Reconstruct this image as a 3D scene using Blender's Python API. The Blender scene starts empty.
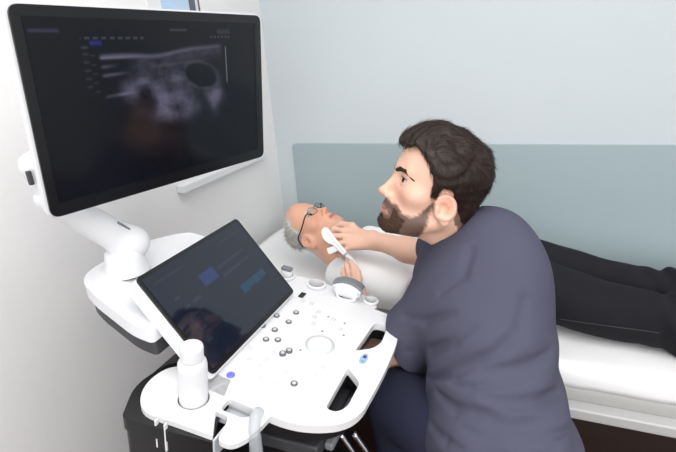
import bpy, bmesh, math, random
import numpy as np
from mathutils import Vector, Matrix, noise as mnoise
random.seed(7); rng = np.random.default_rng(7)
SC = bpy.context.scene; COL = SC.collection
# ---------------------------------------------------------------- camera
YAW, PITCH, ROLL, FPX = math.radians(23.5), math.radians(20.25), math.radians(-4.4), 480.0
EYE = np.array([0, 0, 1.6])
_cy, _sy, _cp, _sp = math.cos(YAW), math.sin(YAW), math.cos(PITCH), math.sin(PITCH)
FWD = np.array([-_sy*_cp, _cy*_cp, -_sp]); _r = np.array([_cy, _sy, 0.0]); _u = np.cross(_r, FWD)
RGT = math.cos(ROLL)*_r + math.sin(ROLL)*_u; UPV = -math.sin(ROLL)*_r + math.cos(ROLL)*_u
cam = bpy.data.objects.new('camera', bpy.data.cameras.new('camera')); COL.objects.link(cam)
m = Matrix(((RGT[0], UPV[0], -FWD[0], EYE[0]), (RGT[1], UPV[1], -FWD[1], EYE[1]), (RGT[2], UPV[2], -FWD[2], EYE[2]), (0, 0, 0, 1)))
cam.matrix_world = m; cam.data.sensor_width = 36; cam.data.lens = FPX/676*36; cam.data.clip_start = 0.02
SC.camera = cam
# ---------------------------------------------------------------- world, light, exposure
W = bpy.data.worlds.new('daylight'); SC.world = W; W.use_nodes = True
W.node_tree.nodes['Background'].inputs[0].default_value = (0.62, 0.78, 1.0, 1); W.node_tree.nodes['Background'].inputs[1].default_value = 1.3
def area(name, loc, rot, sx, sy, power, col=(1, 1, 1)):
    l = bpy.data.lights.new(name, 'AREA'); l.shape = 'RECTANGLE'; l.size = sx; l.size_y = sy; l.energy = power; l.color = col
    o = bpy.data.objects.new(name, l); COL.objects.link(o); o.location = loc; o.rotation_euler = rot; return o
area('ceiling_panel_light', (0.1, 0.35, 2.68), (0, 0, 0), 2.2, 1.6, 31, (1, 0.985, 0.96))
area('ceiling_panel_light', (1.2, -0.9, 2.68), (0, 0, 0), 1.2, 1.2, 22, (1, 0.985, 0.96))
area('camera_side_fill', (0.9, -1.75, 1.75), (math.radians(80), 0, 0), 2.0, 1.4, 42, (0.98, 0.99, 1))  # added frontal fill lamp from the camera side; there is no window in that wall
SC.view_settings.view_transform = 'Standard'; SC.view_settings.look = 'None'; SC.view_settings.gamma = 1
SC.view_settings.exposure = 0.07; SC.view_settings.use_curve_mapping = False

# ---------------------------------------------------------------- helpers
def lin(c): return tuple(((v/255)/12.92 if v/255 <= .04045 else ((v/255+.055)/1.055)**2.4) for v in c)
def mat(name, rgb, rough=.5, metal=0, bump=0, bscale=60, var=0, vscale=8, spec=.5, sss=0, trans=0, coat=0, emit=None, alpha=1, attr=None, ior=None):
    m = bpy.data.materials.new(name); m.use_nodes = True; nt = m.node_tree; b = nt.nodes['Principled BSDF']
    I = b.inputs; I['Base Color'].default_value = (*lin(rgb), 1); I['Roughness'].default_value = rough; I['Metallic'].default_value = metal
    I['Specular IOR Level'].default_value = spec; I['Transmission Weight'].default_value = trans; I['Coat Weight'].default_value = coat; I['Alpha'].default_value = alpha
    if ior: I['IOR'].default_value = ior
    if sss: I['Subsurface Weight'].default_value = sss; I['Subsurface Radius'].default_value = (1, .35, .2); I['Subsurface Scale'].default_value = .006
    tc = nt.nodes.new('ShaderNodeTexCoord'); src = None
    if attr:
        a = nt.nodes.new('ShaderNodeAttribute'); a.attribute_name = attr; src = a.outputs['Color']
    if var:
        n = nt.nodes.new('ShaderNodeTexNoise'); n.inputs['Scale'].default_value = vscale; n.inputs['Detail'].default_value = 4
        nt.links.new(tc.outputs['Object'], n.inputs['Vector'])
        h = nt.nodes.new('ShaderNodeHueSaturation'); mr = nt.nodes.new('ShaderNodeMapRange')
        mr.inputs[3].default_value = 1-var; mr.inputs[4].default_value = 1+var
        nt.links.new(n.outputs[0], mr.inputs[0]); nt.links.new(mr.outputs[0], h.inputs['Value'])
        if src: nt.links.new(src, h.inputs['Color'])
        else: h.inputs['Color'].default_value = (*lin(rgb), 1)
        src = h.outputs[0]
    if src: nt.links.new(src, I['Base Color'])
    if bump:
        n = nt.nodes.new('ShaderNodeTexNoise'); n.inputs['Scale'].default_value = bscale; n.inputs['Detail'].default_value = 5
        nt.links.new(tc.outputs['Object'], n.inputs['Vector'])
        bp = nt.nodes.new('ShaderNodeBump'); bp.inputs['Strength'].default_value = bump; bp.inputs['Distance'].default_value = .004
        nt.links.new(n.outputs[0], bp.inputs['Height']); nt.links.new(bp.outputs[0], I['Normal'])
    if emit: I['Emission Color'].default_value = (*lin(emit[0]), 1); I['Emission Strength'].default_value = emit[1]
    return m
M = {}
M['wall_white'] = mat('white_wall_paint', (236, 235, 235), .7, bump=.05, bscale=220)
M['wall_blue'] = mat('pale_blue_wall_paint', (197, 205, 209), .65, bump=.04, bscale=220)
M['pad'] = mat('teal_wall_panel', (158, 174, 179), .38, spec=.4)
M['ceil'] = mat('ceiling_paint', (235, 235, 235), .8)
M['floor'] = mat('dark_brown_floor', (66, 40, 30), .45, var=.15, vscale=6)
M['white_plastic'] = mat('white_plastic', (228, 229, 232), .38, spec=.45)
M['panel_white'] = mat('white_console_plastic', (226, 226, 228), .45, spec=.4)
M['lightgrey'] = mat('light_grey_plastic', (196, 200, 204), .45)
M['grey'] = mat('mid_grey_plastic', (120, 123, 128), .5)
M['dgrey'] = mat('dark_grey_plastic', (62, 63, 66), .5)
M['black'] = mat('black_plastic', (22, 22, 24), .42)
M['bezel'] = mat('black_bezel_glass', (20, 21, 24), .2, spec=.5)
M['chrome'] = mat('chrome', (200, 200, 205), .18, metal=1)
M['glass'] = mat('window_glass', (235, 245, 250), .02, trans=1, ior=1.05)
M['silicone'] = mat('clear_silicone', (225, 230, 235), .2, trans=.75, ior=1.2)
M['bed'] = mat('white_couch_vinyl', (226, 226, 224), .5, bump=.06, bscale=14)
M['paper'] = mat('white_couch_paper', (242, 242, 243), .8, bump=.25, bscale=9)
M['rail'] = mat('light_grey_couch_rail', (190, 190, 190), .45)
M['tunic'] = mat('slate_tunic_cloth', (77, 77, 94), .88, bump=.1, bscale=700, spec=.2, var=.03, vscale=20)
M['trousers'] = mat('navy_trouser_cloth', (40, 41, 60), .9, bump=.1, bscale=500, spec=.2)
M['jeans'] = mat('black_denim', (27, 27, 32), .88, bump=.15, bscale=600, var=.12, vscale=25, spec=.25)
M['shirt'] = mat('white_cotton', (248, 249, 250), .85, bump=.08, bscale=300)
M['skin'] = mat('light_skin', (226, 176, 150), .48, sss=.12, attr='Col', var=.03, vscale=60, bump=.06, bscale=350)
M['skin2'] = mat('older_skin', (222, 160, 128), .48, sss=.12, attr='Col', var=.05, vscale=50, bump=.12, bscale=260)
M['hair'] = mat('dark_brown_hair', (42, 30, 26), .45, spec=.3, var=.4, vscale=120)
M['beard'] = mat('brown_beard_hair', (70, 50, 40), .7, spec=.2, var=.45, vscale=420, bump=.5, bscale=600)
M['brow'] = mat('brown_brow_hair', (62, 44, 37), .7, spec=.1)
M['greyhair'] = mat('silver_hair', (208, 205, 200), .6, var=.18, vscale=120, bump=.3, bscale=300)
M['frame'] = mat('dark_glasses_frame', (26, 24, 26), .25)
M['lens'] = mat('spectacle_lens', (240, 245, 250), .02, trans=1, ior=1.02)
M['eyewhite'] = mat('eye_white', (196, 186, 180), .25)
M['iris'] = mat('brown_iris', (48, 34, 26), .1)

def tag(o, label=None, cat=None, group=None, kind=None):
    for k, v in (('label', label), ('category', cat), ('group', group), ('kind', kind)):
        if v: o[k] = v
    return o
def empty(name, loc, label, cat, group=None):
    o = bpy.data.objects.new(name, None); COL.objects.link(o); o.location = loc; o.empty_display_size = .05
    return tag(o, label, cat, group)
def link(name, me, m, parent=None, smooth=True):
    o = bpy.data.objects.new(name, me); COL.objects.link(o)
    if m: me.materials.append(m)
    if smooth:
        me.polygons.foreach_set('use_smooth', [True]*len(me.polygons))
    if parent is not None:
        o.parent = parent; o.matrix_parent_inverse = Matrix.Translation(parent.location).inverted() if parent.type == 'EMPTY' else Matrix.Identity(4)
    return o
def from_bm(name, bm, m, parent=None, smooth=False, bevel=0, seg=2, ang=35):
    bmesh.ops.recalc_face_normals(bm, faces=bm.faces[:])
    me = bpy.data.meshes.new(name); bm.to_mesh(me); bm.free()
    o = link(name, me, m, parent, smooth or bevel > 0)
    if bevel:
        b = o.modifiers.new('bevel', 'BEVEL'); b.width = bevel; b.segments = seg; b.limit_method = 'ANGLE'; b.angle_limit = math.radians(ang); b.harden_normals = True
    return o
def box_bm(lo, hi, bm=None, X=None):
    bm = bm or bmesh.new(); vs = []
    for z in (lo[2], hi[2]):
        for x, y in ((lo[0], lo[1]), (hi[0], lo[1]), (hi[0], hi[1]), (lo[0], hi[1])):
            p = (x, y, z); vs.append(bm.verts.new(X(p) if X else p))
    for f in ((3, 2, 1, 0), (4, 5, 6, 7), (0, 1, 5, 4), (1, 2, 6, 5), (2, 3, 7, 6), (3, 0, 4, 7)): bm.faces.new([vs[i] for i in f])
    return bm
def box(name, lo, hi, m, parent=None, bevel=.003, X=None, seg=2):
    return from_bm(name, box_bm(lo, hi, X=X), m, parent, bevel=bevel, seg=seg)
def rpoly(pts, r, n=6):
    """round the corners of a polygon; r is one radius or one for each corner"""
    out = []; N = len(pts)
    for i in range(N):
        p = np.array(pts[i], float); a = np.array(pts[i-1], float); b = np.array(pts[(i+1) % N], float)
        rr = r[i] if isinstance(r, (list, tuple)) else r
        if rr <= 0: out.append(tuple(p)); continue
        da = a-p; db = b-p; la = np.linalg.norm(da); lb = np.linalg.norm(db); da /= la; db /= lb
        L = min(rr, la*.49, lb*.49)
        for k in range(n+1):
            t = k/n; q = (1-t)**2*(p+da*L)+2*t*(1-t)*p+t*t*(p+db*L); out.append(tuple(q))
    return out
def plate(name, outline, z0, z1, m, parent=None, holes=(), X=None, bevel=.003, seg=2):
    bm = bmesh.new(); es = []
    for loop in [outline]+list(holes):
        vs = [bm.verts.new((x, y, z1)) for x, y in loop]
        es += [bm.edges.new((vs[i], vs[(i+1) % len(vs)])) for i in range(len(vs))]
    bmesh.ops.triangle_fill(bm, use_beauty=True, use_dissolve=False, edges=es)
    g = bmesh.ops.extrude_face_region(bm, geom=bm.faces[:])
    for v in [e for e in g['geom'] if isinstance(e, bmesh.types.BMVert)]: v.co.z = z0
    bmesh.ops.recalc_face_normals(bm, faces=bm.faces[:])
    if X:
        for v in bm.verts: v.co = Vector(X(tuple(v.co)))
    return from_bm(name, bm, m, parent, bevel=bevel, seg=seg, ang=50)
def lathe(name, prof, m, parent=None, X=None, n=40, smooth=True):
    bm = bmesh.new(); rings = []
    for r, z in prof:
        if r < 1e-6: rings.append([bm.verts.new(X((0, 0, z)) if X else (0, 0, z))])
        else:
            rings.append([bm.verts.new((lambda q: X(q) if X else q)((r*math.cos(2*math.pi*i/n), r*math.sin(2*math.pi*i/n), z))) for i in range(n)])
    for a, b in zip(rings, rings[1:]):
        for i in range(n):
            j = (i+1) % n
            if len(a) == 1 and len(b) == 1: continue
            if len(a) == 1: bm.faces.new((a[0], b[i], b[j]))
            elif len(b) == 1: bm.faces.new((a[i], a[j], b[0]))
            else: bm.faces.new((a[i], a[j], b[j], b[i]))
    o = from_bm(name, bm, m, parent, smooth=smooth)
    o.modifiers.new('edges', 'EDGE_SPLIT').split_angle = math.radians(50)
    return o
def spline(pts, n=8):
    P = [np.array(p, float) for p in pts]; P = [2*P[0]-P[1]]+P+[2*P[-1]-P[-2]]; out = []
    for i in range(1, len(P)-2):
        for k in range(n):
            t = k/n
            out.append(.5*((2*P[i])+(-P[i-1]+P[i+1])*t+(2*P[i-1]-5*P[i]+4*P[i+1]-P[i+2])*t*t+(-P[i-1]+3*P[i]-3*P[i+1]+P[i+2])*t**3))
    out.append(P[-2]); return out
def tube(name, pts, r, m, parent=None, n=12, smooth_path=True, flat=1.0, side=None):
    """tube along a path; r number or list; flat squeezes it across `side`"""
    if smooth_path:
        q = spline(pts, 8)
        rr = np.interp(np.linspace(0, len(pts)-1, len(q)), range(len(pts)), r if hasattr(r, '__len__') else [r]*len(pts))
    else: q = [np.array(p, float) for p in pts]; rr = r if hasattr(r, '__len__') else [r]*len(q)
    bm = bmesh.new(); rings = []; up = np.array(side if side is not None else (0, 0, 1.0), float)
    for i, p in enumerate(q):
        d = q[min(i+1, len(q)-1)]-q[max(i-1, 0)]; d = d/(np.linalg.norm(d)+1e-12)
        a = np.cross(d, up); 
        if np.linalg.norm(a) < 1e-3: a = np.cross(d, (1, 0, 0))
        a /= np.linalg.norm(a); b = np.cross(a, d)
        if side is None: up = b
        rings.append([bm.verts.new(p+rr[i]*(math.cos(2*math.pi*k/n)*a+flat*math.sin(2*math.pi*k/n)*b)) for k in range(n)])
    for A, B in zip(rings, rings[1:]):
        for k in range(n): bm.faces.new((A[k], A[(k+1) % n], B[(k+1) % n], B[k]))
    bm.faces.new(rings[0][::-1]); bm.faces.new(rings[-1])
    return from_bm(name, bm, m, parent, smooth=True)

# ---------------------------------------------------------------- distance-field modelling for bodies and cloth
def nrm(v): v = np.array(v, float); return v/np.linalg.norm(v)
def ell(P, c, r):
    r = np.array(r, np.float32); q = P-np.array(c, np.float32); k0 = np.sqrt(((q/r)**2).sum(1)); k1 = np.sqrt(((q/(r*r))**2).sum(1))
    return k0*(k0-1)/np.maximum(k1, 1e-6)
def ellR(P, c, r, A):
    """ellipsoid with axes given by the rows of A"""
    return ell((P-np.array(c, np.float32))@np.array(A, np.float32).T, (0, 0, 0), r)
def cone(P, a, b, ra, rb):
    a = np.array(a, np.float32); b = np.array(b, np.float32); ba = b-a; pa = P-a
    h = np.clip(pa@ba/(ba@ba), 0, 1); return np.sqrt(((pa-h[:, None]*ba)**2).sum(1))-(ra+(rb-ra)*h)
def chain(P, pts, rs, k=.01):
    d = cone(P, pts[0], pts[1], rs[0], rs[1])
    for i in range(1, len(pts)-1): d = smin(d, cone(P, pts[i], pts[i+1], rs[i], rs[i+1]), k)
    return d
def smin(a, b, k):
    h = np.maximum(k-np.abs(a-b), 0)/k; return np.minimum(a, b)-h*h*k*.25
def smax(a, b, k): return -smin(-a, -b, k)
def sines(P, seed, freq, n=9):
    r = np.random.default_rng(seed); o = np.zeros(len(P), np.float32)
    for _ in range(n):
        d = nrm(r.normal(size=3))*freq*r.uniform(.6, 1.6); o += np.sin(P@d.astype(np.float32)+r.uniform(0, 6.28))
    return o/math.sqrt(n)
def isosurface(f, lo, hi, h, B=12):
    lo = np.array(lo, float); n = np.ceil((np.array(hi, float)-lo)/h/B).astype(int)*B+1; nb = (n-1)//B
    D = np.empty(n, np.float32)
    bc = np.stack(np.meshgrid(*[np.arange(k) for k in nb], indexing='ij'), -1).reshape(-1, 3)
    dc = np.concatenate([f((lo+(c*B+B/2)*h).astype(np.float32)) for c in np.array_split(bc, max(1, len(bc)//200000))])
    lim = B*h*.866*1.25+.012; g = np.arange(B+1); off = np.stack(np.meshgrid(g, g, g, indexing='ij'), -1).reshape(-1, 3)
    act = np.abs(dc) < lim
    for c, v in zip(bc[~act], dc[~act]): D[c[0]*B:c[0]*B+B+1, c[1]*B:c[1]*B+B+1, c[2]*B:c[2]*B+B+1] = v
    ab = bc[act]
    for s in range(0, len(ab), 64):
        cc = ab[s:s+64]; ijk = (cc[:, None, :]*B+off[None]).reshape(-1, 3); v = f((lo+ijk*h).astype(np.float32)); D[ijk[:, 0], ijk[:, 1], ijk[:, 2]] = v
    D[0] = D[-1] = 1; D[:, 0] = D[:, -1] = 1; D[:, :, 0] = D[:, :, -1] = 1
    S = D < 0
    c = S[:-1, :-1, :-1].astype(np.int8)
    for a in (0, 1):
        for b in (0, 1):
            for e in (0, 1):
                if a+b+e: c = c+S[a:n[0]-1+a, b:n[1]-1+b, e:n[2]-1+e]
    cells = np.argwhere((c > 0) & (c < 8)); idx = np.full(n-1, -1, np.int32); idx[tuple(cells.T)] = np.arange(len(cells))
    acc = np.zeros((len(cells), 3)); cnt = np.zeros(len(cells))
    for ax in range(3):
        for u in (0, 1):
            for w in (0, 1):
                o0 = np.zeros(3, int); o0[(ax+1) % 3] = u; o0[(ax+2) % 3] = w; o1 = o0.copy(); o1[ax] = 1
                d0 = D[tuple((cells+o0).T)]; d1 = D[tuple((cells+o1).T)]; mk = (d0 < 0) != (d1 < 0)
                t = np.where(mk, d0/np.where(mk, d0-d1, 1), 0); p = o0+t[:, None]*(o1-o0); acc += p*mk[:, None]; cnt += mk
    V = lo+(cells+acc/cnt[:, None])*h
    F = []
    for ax in range(3):
        sl0 = [slice(None)]*3; sl1 = [slice(None)]*3; sl0[ax] = slice(0, -1); sl1[ax] = slice(1, None)
        e = np.argwhere(S[tuple(sl0)] != S[tuple(sl1)]); u = (ax+1) % 3; w = (ax+2) % 3
        e = e[(e[:, u] > 0) & (e[:, w] > 0) & (e[:, u] < n[u]-1) & (e[:, w] < n[w]-1)]
        q = []
        for du, dw in ((0, 0), (-1, 0), (-1, -1), (0, -1)):
            k = e.copy(); k[:, u] += du; k[:, w] += dw; q.append(idx[tuple(k.T)])
        q = np.stack(q, 1); fl = S[tuple(e.T)]; q[~fl] = q[~fl][:, ::-1]; F.append(q)
    F = np.concatenate(F); F = F[(F >= 0).all(1)]
    return V, F
def largest(V, F):
    lab = np.arange(len(V))
    while True:
        n = lab.copy(); np.minimum.at(n, F.ravel(), np.repeat(lab[F].min(1), 4)); n = n[n]
        if (n == lab).all(): break
        lab = n
    u, c = np.unique(lab, return_counts=True); k = lab == u[c.argmax()]; ix = np.cumsum(k)-1
    return V[k], ix[F[k[F[:, 0]]]]
def sdf_obj(name, f, lo, hi, h, m, parent=None, col=None, relax=1, one=False):
    V, F = isosurface(f, lo, hi, h)
    if one: V, F = largest(V, F)
    me = bpy.data.meshes.new(name); me.vertices.add(len(V)); me.vertices.foreach_set('co', V.astype(np.float32).ravel())
    me.loops.add(F.size); me.loops.foreach_set('vertex_index', F.astype(np.int32).ravel())
    me.polygons.add(len(F)); me.polygons.foreach_set('loop_start', np.arange(0, F.size, 4, dtype=np.int32))
    me.polygons.foreach_set('loop_total', np.full(len(F), 4, np.int32)); me.update(); me.validate()
    if col is not None:
        c = col(V.astype(np.float32)); a = me.color_attributes.new('Col', 'FLOAT_COLOR', 'POINT'); a.data.foreach_set('color', np.c_[c, np.ones(len(c))].astype(np.float32).ravel())
    o = link(name, me, m, parent)
    if relax: s = o.modifiers.new('relax', 'SMOOTH'); s.factor = .5; s.iterations = relax
    return o
def at(x, y, t):
    """point of the room at distance t along the view axis (used to place joints measured from the photograph)"""
    return EYE+t*((x-338)/FPX*RGT-(y-226)/FPX*UPV+FWD)
# ================================================================ THE ROOM
XL, YB, XR, YF, ZC = -1.13, 1.95, 2.6, -1.85, 2.72
def struct(name, boxes, m, bevel=0):
    bm = bmesh.new()
    for lo, hi in boxes: box_bm(lo, hi, bm)
    return tag(from_bm(name, bm, m, bevel=bevel), kind='structure')
struct('floor', [((XL-.15, YF-.15, -.1), (XR+.15, YB+.15, 0))], M['floor'])
struct('ceiling', [((XL-.15, YF-.15, ZC), (XR+.15, YB+.15, ZC+.1))], M['ceil'])
WY0, WY1, WZ0, WZ1 = 1.272, 1.535, 1.30, 2.35
struct('wall_left', [((XL-.15, YF-.15, 0), (XL, WY0, ZC)), ((XL-.15, WY1, 0), (XL, YB+.15, ZC)), ((XL-.15, WY0, 0), (XL, WY1, WZ0)), ((XL-.15, WY0, WZ1), (XL, WY1, ZC))], M['wall_white'])
struct('wall_back', [((XL, YB, 0), (XR+.15, YB+.15, ZC))], M['wall_blue'])
struct('wall_right', [((XR, YF-.15, 0), (XR+.15, YB, ZC))], M['wall_white'])
struct('wall_front', [((XL, YF-.15, 0), (XR, YF, ZC))], M['wall_white'])
# teal protective panel on the back wall, rounded at its free corner
def wp(p): return (p[0], YB-p[2], p[1])
o = plate('trim_1', rpoly([(-1.043, .25), (XR-.02, .25), (XR-.02, 1.207), (-1.043, 1.207)], [0, 0, .0, .02]), -.0, .008, M['pad'], X=wp, bevel=.002); tag(o, kind='structure')
# window in the left wall
bm = bmesh.new()
for lo, hi in (((XL-.15, WY0, WZ0), (XL+.004, WY0+.062, WZ1)), ((XL-.15, WY1-.026, WZ0), (XL-.004, WY1, WZ1)), ((XL-.15, WY0+.062, WZ0), (XL-.01, WY1-.026, WZ0+.05)), ((XL-.15, WY0+.062, WZ1-.05), (XL-.01, WY1-.026, WZ1))): box_bm(lo, hi, bm)
w = tag(from_bm('window_1', bm, M['white_plastic'], bevel=.002), kind='structure')
box('window_pane', (XL-.030, WY0+.058, WZ0+.045), (XL-.026, WY1-.022, WZ1-.045), M['glass'], w, bevel=0)
M['gasket'] = mat('window_gasket_grey', (96, 98, 104), .6)
for y0, y1 in ((WY1-.030, WY1-.026), (WY1-.004, WY1-.001)): box('window_gasket', (XL-.022, y0, WZ0+.05), (XL+.001, y1, WZ1-.05), M['gasket'], w, bevel=0)
box('window_sill', (XL, 1.245, 1.176), (XL+.035, 1.80, 1.204), M['white_plastic'], w, bevel=.004)

# ================================================================ EXAMINATION COUCH
BX0, BX1, BY0, BY1, BZ = -1.08, .98, 1.215, 1.90, .752
bed = empty('examination_couch', ((BX0+BX1)/2, (BY0+BY1)/2, 0), 'long white padded examination couch along the teal wall, raised head end, light grey rail', 'couch')
def zb(x):
    """height of the couch top: the head end is raised"""
    t = np.clip((-.50-x)/.55, 0, 1); return BZ+.085*t
bm = bmesh.new(); N = 60; xs = np.linspace(BX0, BX1, N)
prof = [(.0, -.105), (.0, -.03), (.006, -.012), (.02, -.002), (.04, 0)]
rows = []
for x in xs:
    z = float(zb(x)); r = []
    for dy, dz in prof: r.append(bm.verts.new((x, BY0+dy, z+dz)))
    for k in range(1, 8): r.append(bm.verts.new((x, BY0+.04+(BY1-BY0-.08)*k/8, z)))
    for dy, dz in prof[::-1]: r.append(bm.verts.new((x, BY1-dy, z+dz)))
    rows.append(r)
for a, b in zip(rows, rows[1:]):
    for i in range(len(a)): bm.faces.new((a[i], a[(i+1) % len(a)], b[(i+1) % len(a)], b[i]))
bm.faces.new(rows[0]); bm.faces.new(rows[-1][::-1])
from_bm('mattress', bm, M['bed'], bed, smooth=True)
box('side_rail', (-.45, BY0-.035, BZ-.142), (BX1, BY0+.02, BZ-.108), M['rail'], bed, bevel=.006)
box('base_frame', (-.45, BY0+.02, BZ-.15), (BX1-.01, BY1-.02, BZ-.106), M['rail'], bed, bevel=.004)
for x in (-.35, .85):
    for y in (BY0+.1, BY1-.1): box('leg', (x-.025, y-.025, 0), (x+.025, y+.025, BZ-.15), M['dgrey'], bed, bevel=.004)
# couch paper with slight wrinkles
bm = bmesh.new(); nx, ny = 130, 46; g = []
for i in range(nx):
    x = BX0+.01+(BX1-.03-BX0)*i/(nx-1); row = []
    for j in range(ny):
        v = -.05+1.0*j/(ny-1); y = BY0+.004+v*(BY1-BY0-.01)
        z = float(zb(x))+.004+.0025*mnoise.noise((x*9, y*9, 0))+.0015*mnoise.noise((x*25, y*12, 3))
        if v < 0.03: yy = BY0-.003-.0015*mnoise.noise((x*14, 0, 5)); zz = z-.012-(.03-v)/.08*.055; y, z = (yy, zz) if v < .01 else (BY0+.008, z-.003)
        row.append(bm.verts.new((x, y, z)))
    g.append(row)
for i in range(nx-1):
    for j in range(ny-1): bm.faces.new((g[i][j], g[i+1][j], g[i+1][j+1], g[i][j+1]))
o = from_bm('couch_paper', bm, M['paper'], smooth=True); o.modifiers.new('thick', 'SOLIDIFY').thickness = .001
tag(o, 'white crinkled paper sheet covering the examination couch under the patient', 'paper sheet')
# ================================================================ ULTRASOUND MACHINE
um = empty('ultrasound_machine', (-.6, .8, 0), 'white and black ultrasound machine with large monitor, tilted touch screen and sloping control console', 'medical machine')
TA = math.radians(10); CT, ST = math.cos(TA), math.sin(TA)
def PX(p):
    """console coordinates (u along the couch-ward width, v towards the operator, w up) to room"""
    u, v, w = p; return (-.55+v*CT+w*ST, u, 1.005-v*ST+w*CT)
def PQ(p): return PX((p[0], p[1], p[2]))
CI = lambda pts: [(u, v) for u, v in pts]
# console top with the two grip holes (polygon in u, v)
outl = rpoly([(.592, -.05), (.586, .19), (.640, .281), (.80, .289), (.93, .284), (1.012, .252), (1.018, .0), (1.018, -.05)], [.004, .06, .08, .1, .06, .075, .015, .004], 8)
h1 = rpoly([(.836, .208), (.958, .214), (.962, .247), (.890, .252), (.862, .240)], [.006, .014, .016, .014, .012], 6)
h2 = rpoly([(.776, .214), (.745, .252), (.672, .252), (.650, .238), (.650, .216)], [.006, .012, .016, .014, .014], 6)
plate('control_console', outl, -.018, 0, M['panel_white'], um, [h1, h2], PX, bevel=.006, seg=3)
plate('console_underside', [(u*.975+.02, v*.955-.004) for u, v in outl], -.048, -.0185, M['black'], um,
      [[(u, v) for u, v in rpoly([(.832, .204), (.962, .210), (.966, .250), (.885, .256), (.855, .246)], .012)], rpoly([(.779, .210), (.750, .255), (.668, .256), (.646, .240), (.646, .212)], .012)], PX, bevel=.004)
def disc(name, u, v, r, w0, w1, m, par=um, n=28, dome=0):
    f = lambda q: PX((u+q[0], v+q[1], q[2]))
    return lathe(name, [(0, w0), (r, w0), (r, w1-.0008), (r-.0008, w1), (r*.5, w1+dome), (0, w1+dome*1.2)], m, par, X=f, n=n)
disc('trackball_ring', .816, .131, .034, -.002, .0015, M['lightgrey'])
f = lambda q: PX((.816+q[0], .131+q[1], q[2]))
lathe('trackball', [(.0285*math.cos(a), .0015+.011*math.sin(a)) for a in np.linspace(0, math.pi/2, 9)], M['panel_white'], um, X=f, n=40)
BT = [(.901, .029), (.866, -.006), (.858, .031), (.815, -.015), (.815, .017), (.775, .017), (.786, .041), (.763, .081), (.748, .073), (.680, .135)]
M['knobgrey'] = mat('knob_grey', (98, 99, 104), .5)
for i, (u, v) in enumerate(BT):
    k = disc('knob', u, v, .0072, -.001, .0035 if i not in (7, 8) else .006, M['knobgrey'])
    disc('knob_cap', u, v, .0044, .0036 if i not in (7, 8) else .0061, .0042 if i not in (7, 8) else .0067, M['lightgrey'], k, 16)
M['bluelight'] = mat('lit_blue_button', (90, 90, 235), .3, emit=((110, 110, 255), .7))
disc('power_button', .643, .012, .0085, -.001, .003, M['bluelight'])
M['key'] = mat('flat_key_plastic', (212, 213, 217), .5)
kr = np.random.default_rng(3)
for (u, v) in [(.955, .02), (.955, .045), (.93, .075), (.905, .075), (.88, .085), (.74, .05), (.715, .05), (.69, .05), (.70, .02), (.73, .0), (.92, .12), (.89, .15), (.72, .16), (.75, .165), (.70, .105), (.66, .10), (.66, .07)]:
    box('key', (u-.008, v-.0055, -.001), (u+.008, v+.0055, .0022), M['key'], um, bevel=.0015, X=PX)
for (u, v) in [(.925, .105), (.865, .115), (.875, .165), (.92, .15), (.78, .10)]:
    disc('small_button', u, v, .0028, -.001, .001, M['grey'], n=12)
# maker's badge between the grips
lg = lathe('badge', [(0, -.0005), (1, -.0005), (1, .0004), (.96, .0012), (0, .0012)], mat('pale_badge', (158, 182, 205), .35), um, X=lambda q: PX((.818+.019*q[0], .2345+.0085*q[1], q[2])), n=30)
box('badge_mark', (.820, .2305, .001), (.829, .2385, .0019), mat('badge_blue', (58, 56, 140), .3), lg, bevel=.001, X=PX)
box('badge_stripe', (.804, .2315, .001), (.812, .2375, .0018), mat('badge_teal', (110, 165, 185), .3), lg, bevel=.001, X=PX)
# black slot switch beside the touch screen
box('slot_switch', (.968, .000, -.001), (.992, .014, .003), M['black'], um, bevel=.002, X=PX)
# near side tray: holds the gel bottle and a cable hook
tray = rpoly([(.600, .03), (.552, .030), (.506, .052), (.507, -.018), (.527, -.021), (.529, -.034), (.498, -.036), (.492, -.09), (.545, -.122), (.606, -.112), (.632, -.06), (.632, .0)], [.002, .01, .006, .004, .003, .004, .01, .04, .03, .04, .02, .004], 6)
tray = rpoly([(.632, .02), (.585, .034), (.548, .042), (.504, .068), (.499, -.010), (.490, -.080), (.545, -.120), (.612, -.112), (.634, -.05)], [.002, .006, .008, .004, .01, .05, .035, .045, .02], 6)
circ = [(.560+.0290*math.cos(a), -.014+.0290*math.sin(a)) for a in np.linspace(0, 2*math.pi, 28, endpoint=False)]
plate('side_tray', tray, -.012, .0, M['panel_white'], um, [circ], PX, bevel=.004)
rim_o = rpoly([(.632, .03), (.600, .032), (.552, .046), (.501, .071), (.488, -.010), (.474, -.105), (.545, -.142), (.640, -.128), (.650, -.05)], [.002, .006, .008, .004, .01, .012, .03, .04, .02], 6)
plate('tray_rim', rim_o, -.040, -.0125, M['black'], um, [circ], PX, bevel=.006)
plate('tray_skirt', [(.56+(u-.56)*.96, -.04+(v+.04)*.97) for u, v in rim_o], -.30, -.0405, M['black'], um, [circ], PX, bevel=.003)
# gel bottle socket, its slit edges hang below the tray
f = lambda q: PX((.560+q[0], -.014+q[1], q[2]))
lathe('bottle_socket', [(.0288, 0), (.0288, -.085), (.028, -.085), (.028, 0)], M['lightgrey'], um, X=f)
for dv in (-.020, .0): box('socket_lip', (.486, -.0225+dv, -.066), (.494, -.0185+dv, -.001), M['white_plastic'], um, X=PX, bevel=.0015)
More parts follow.
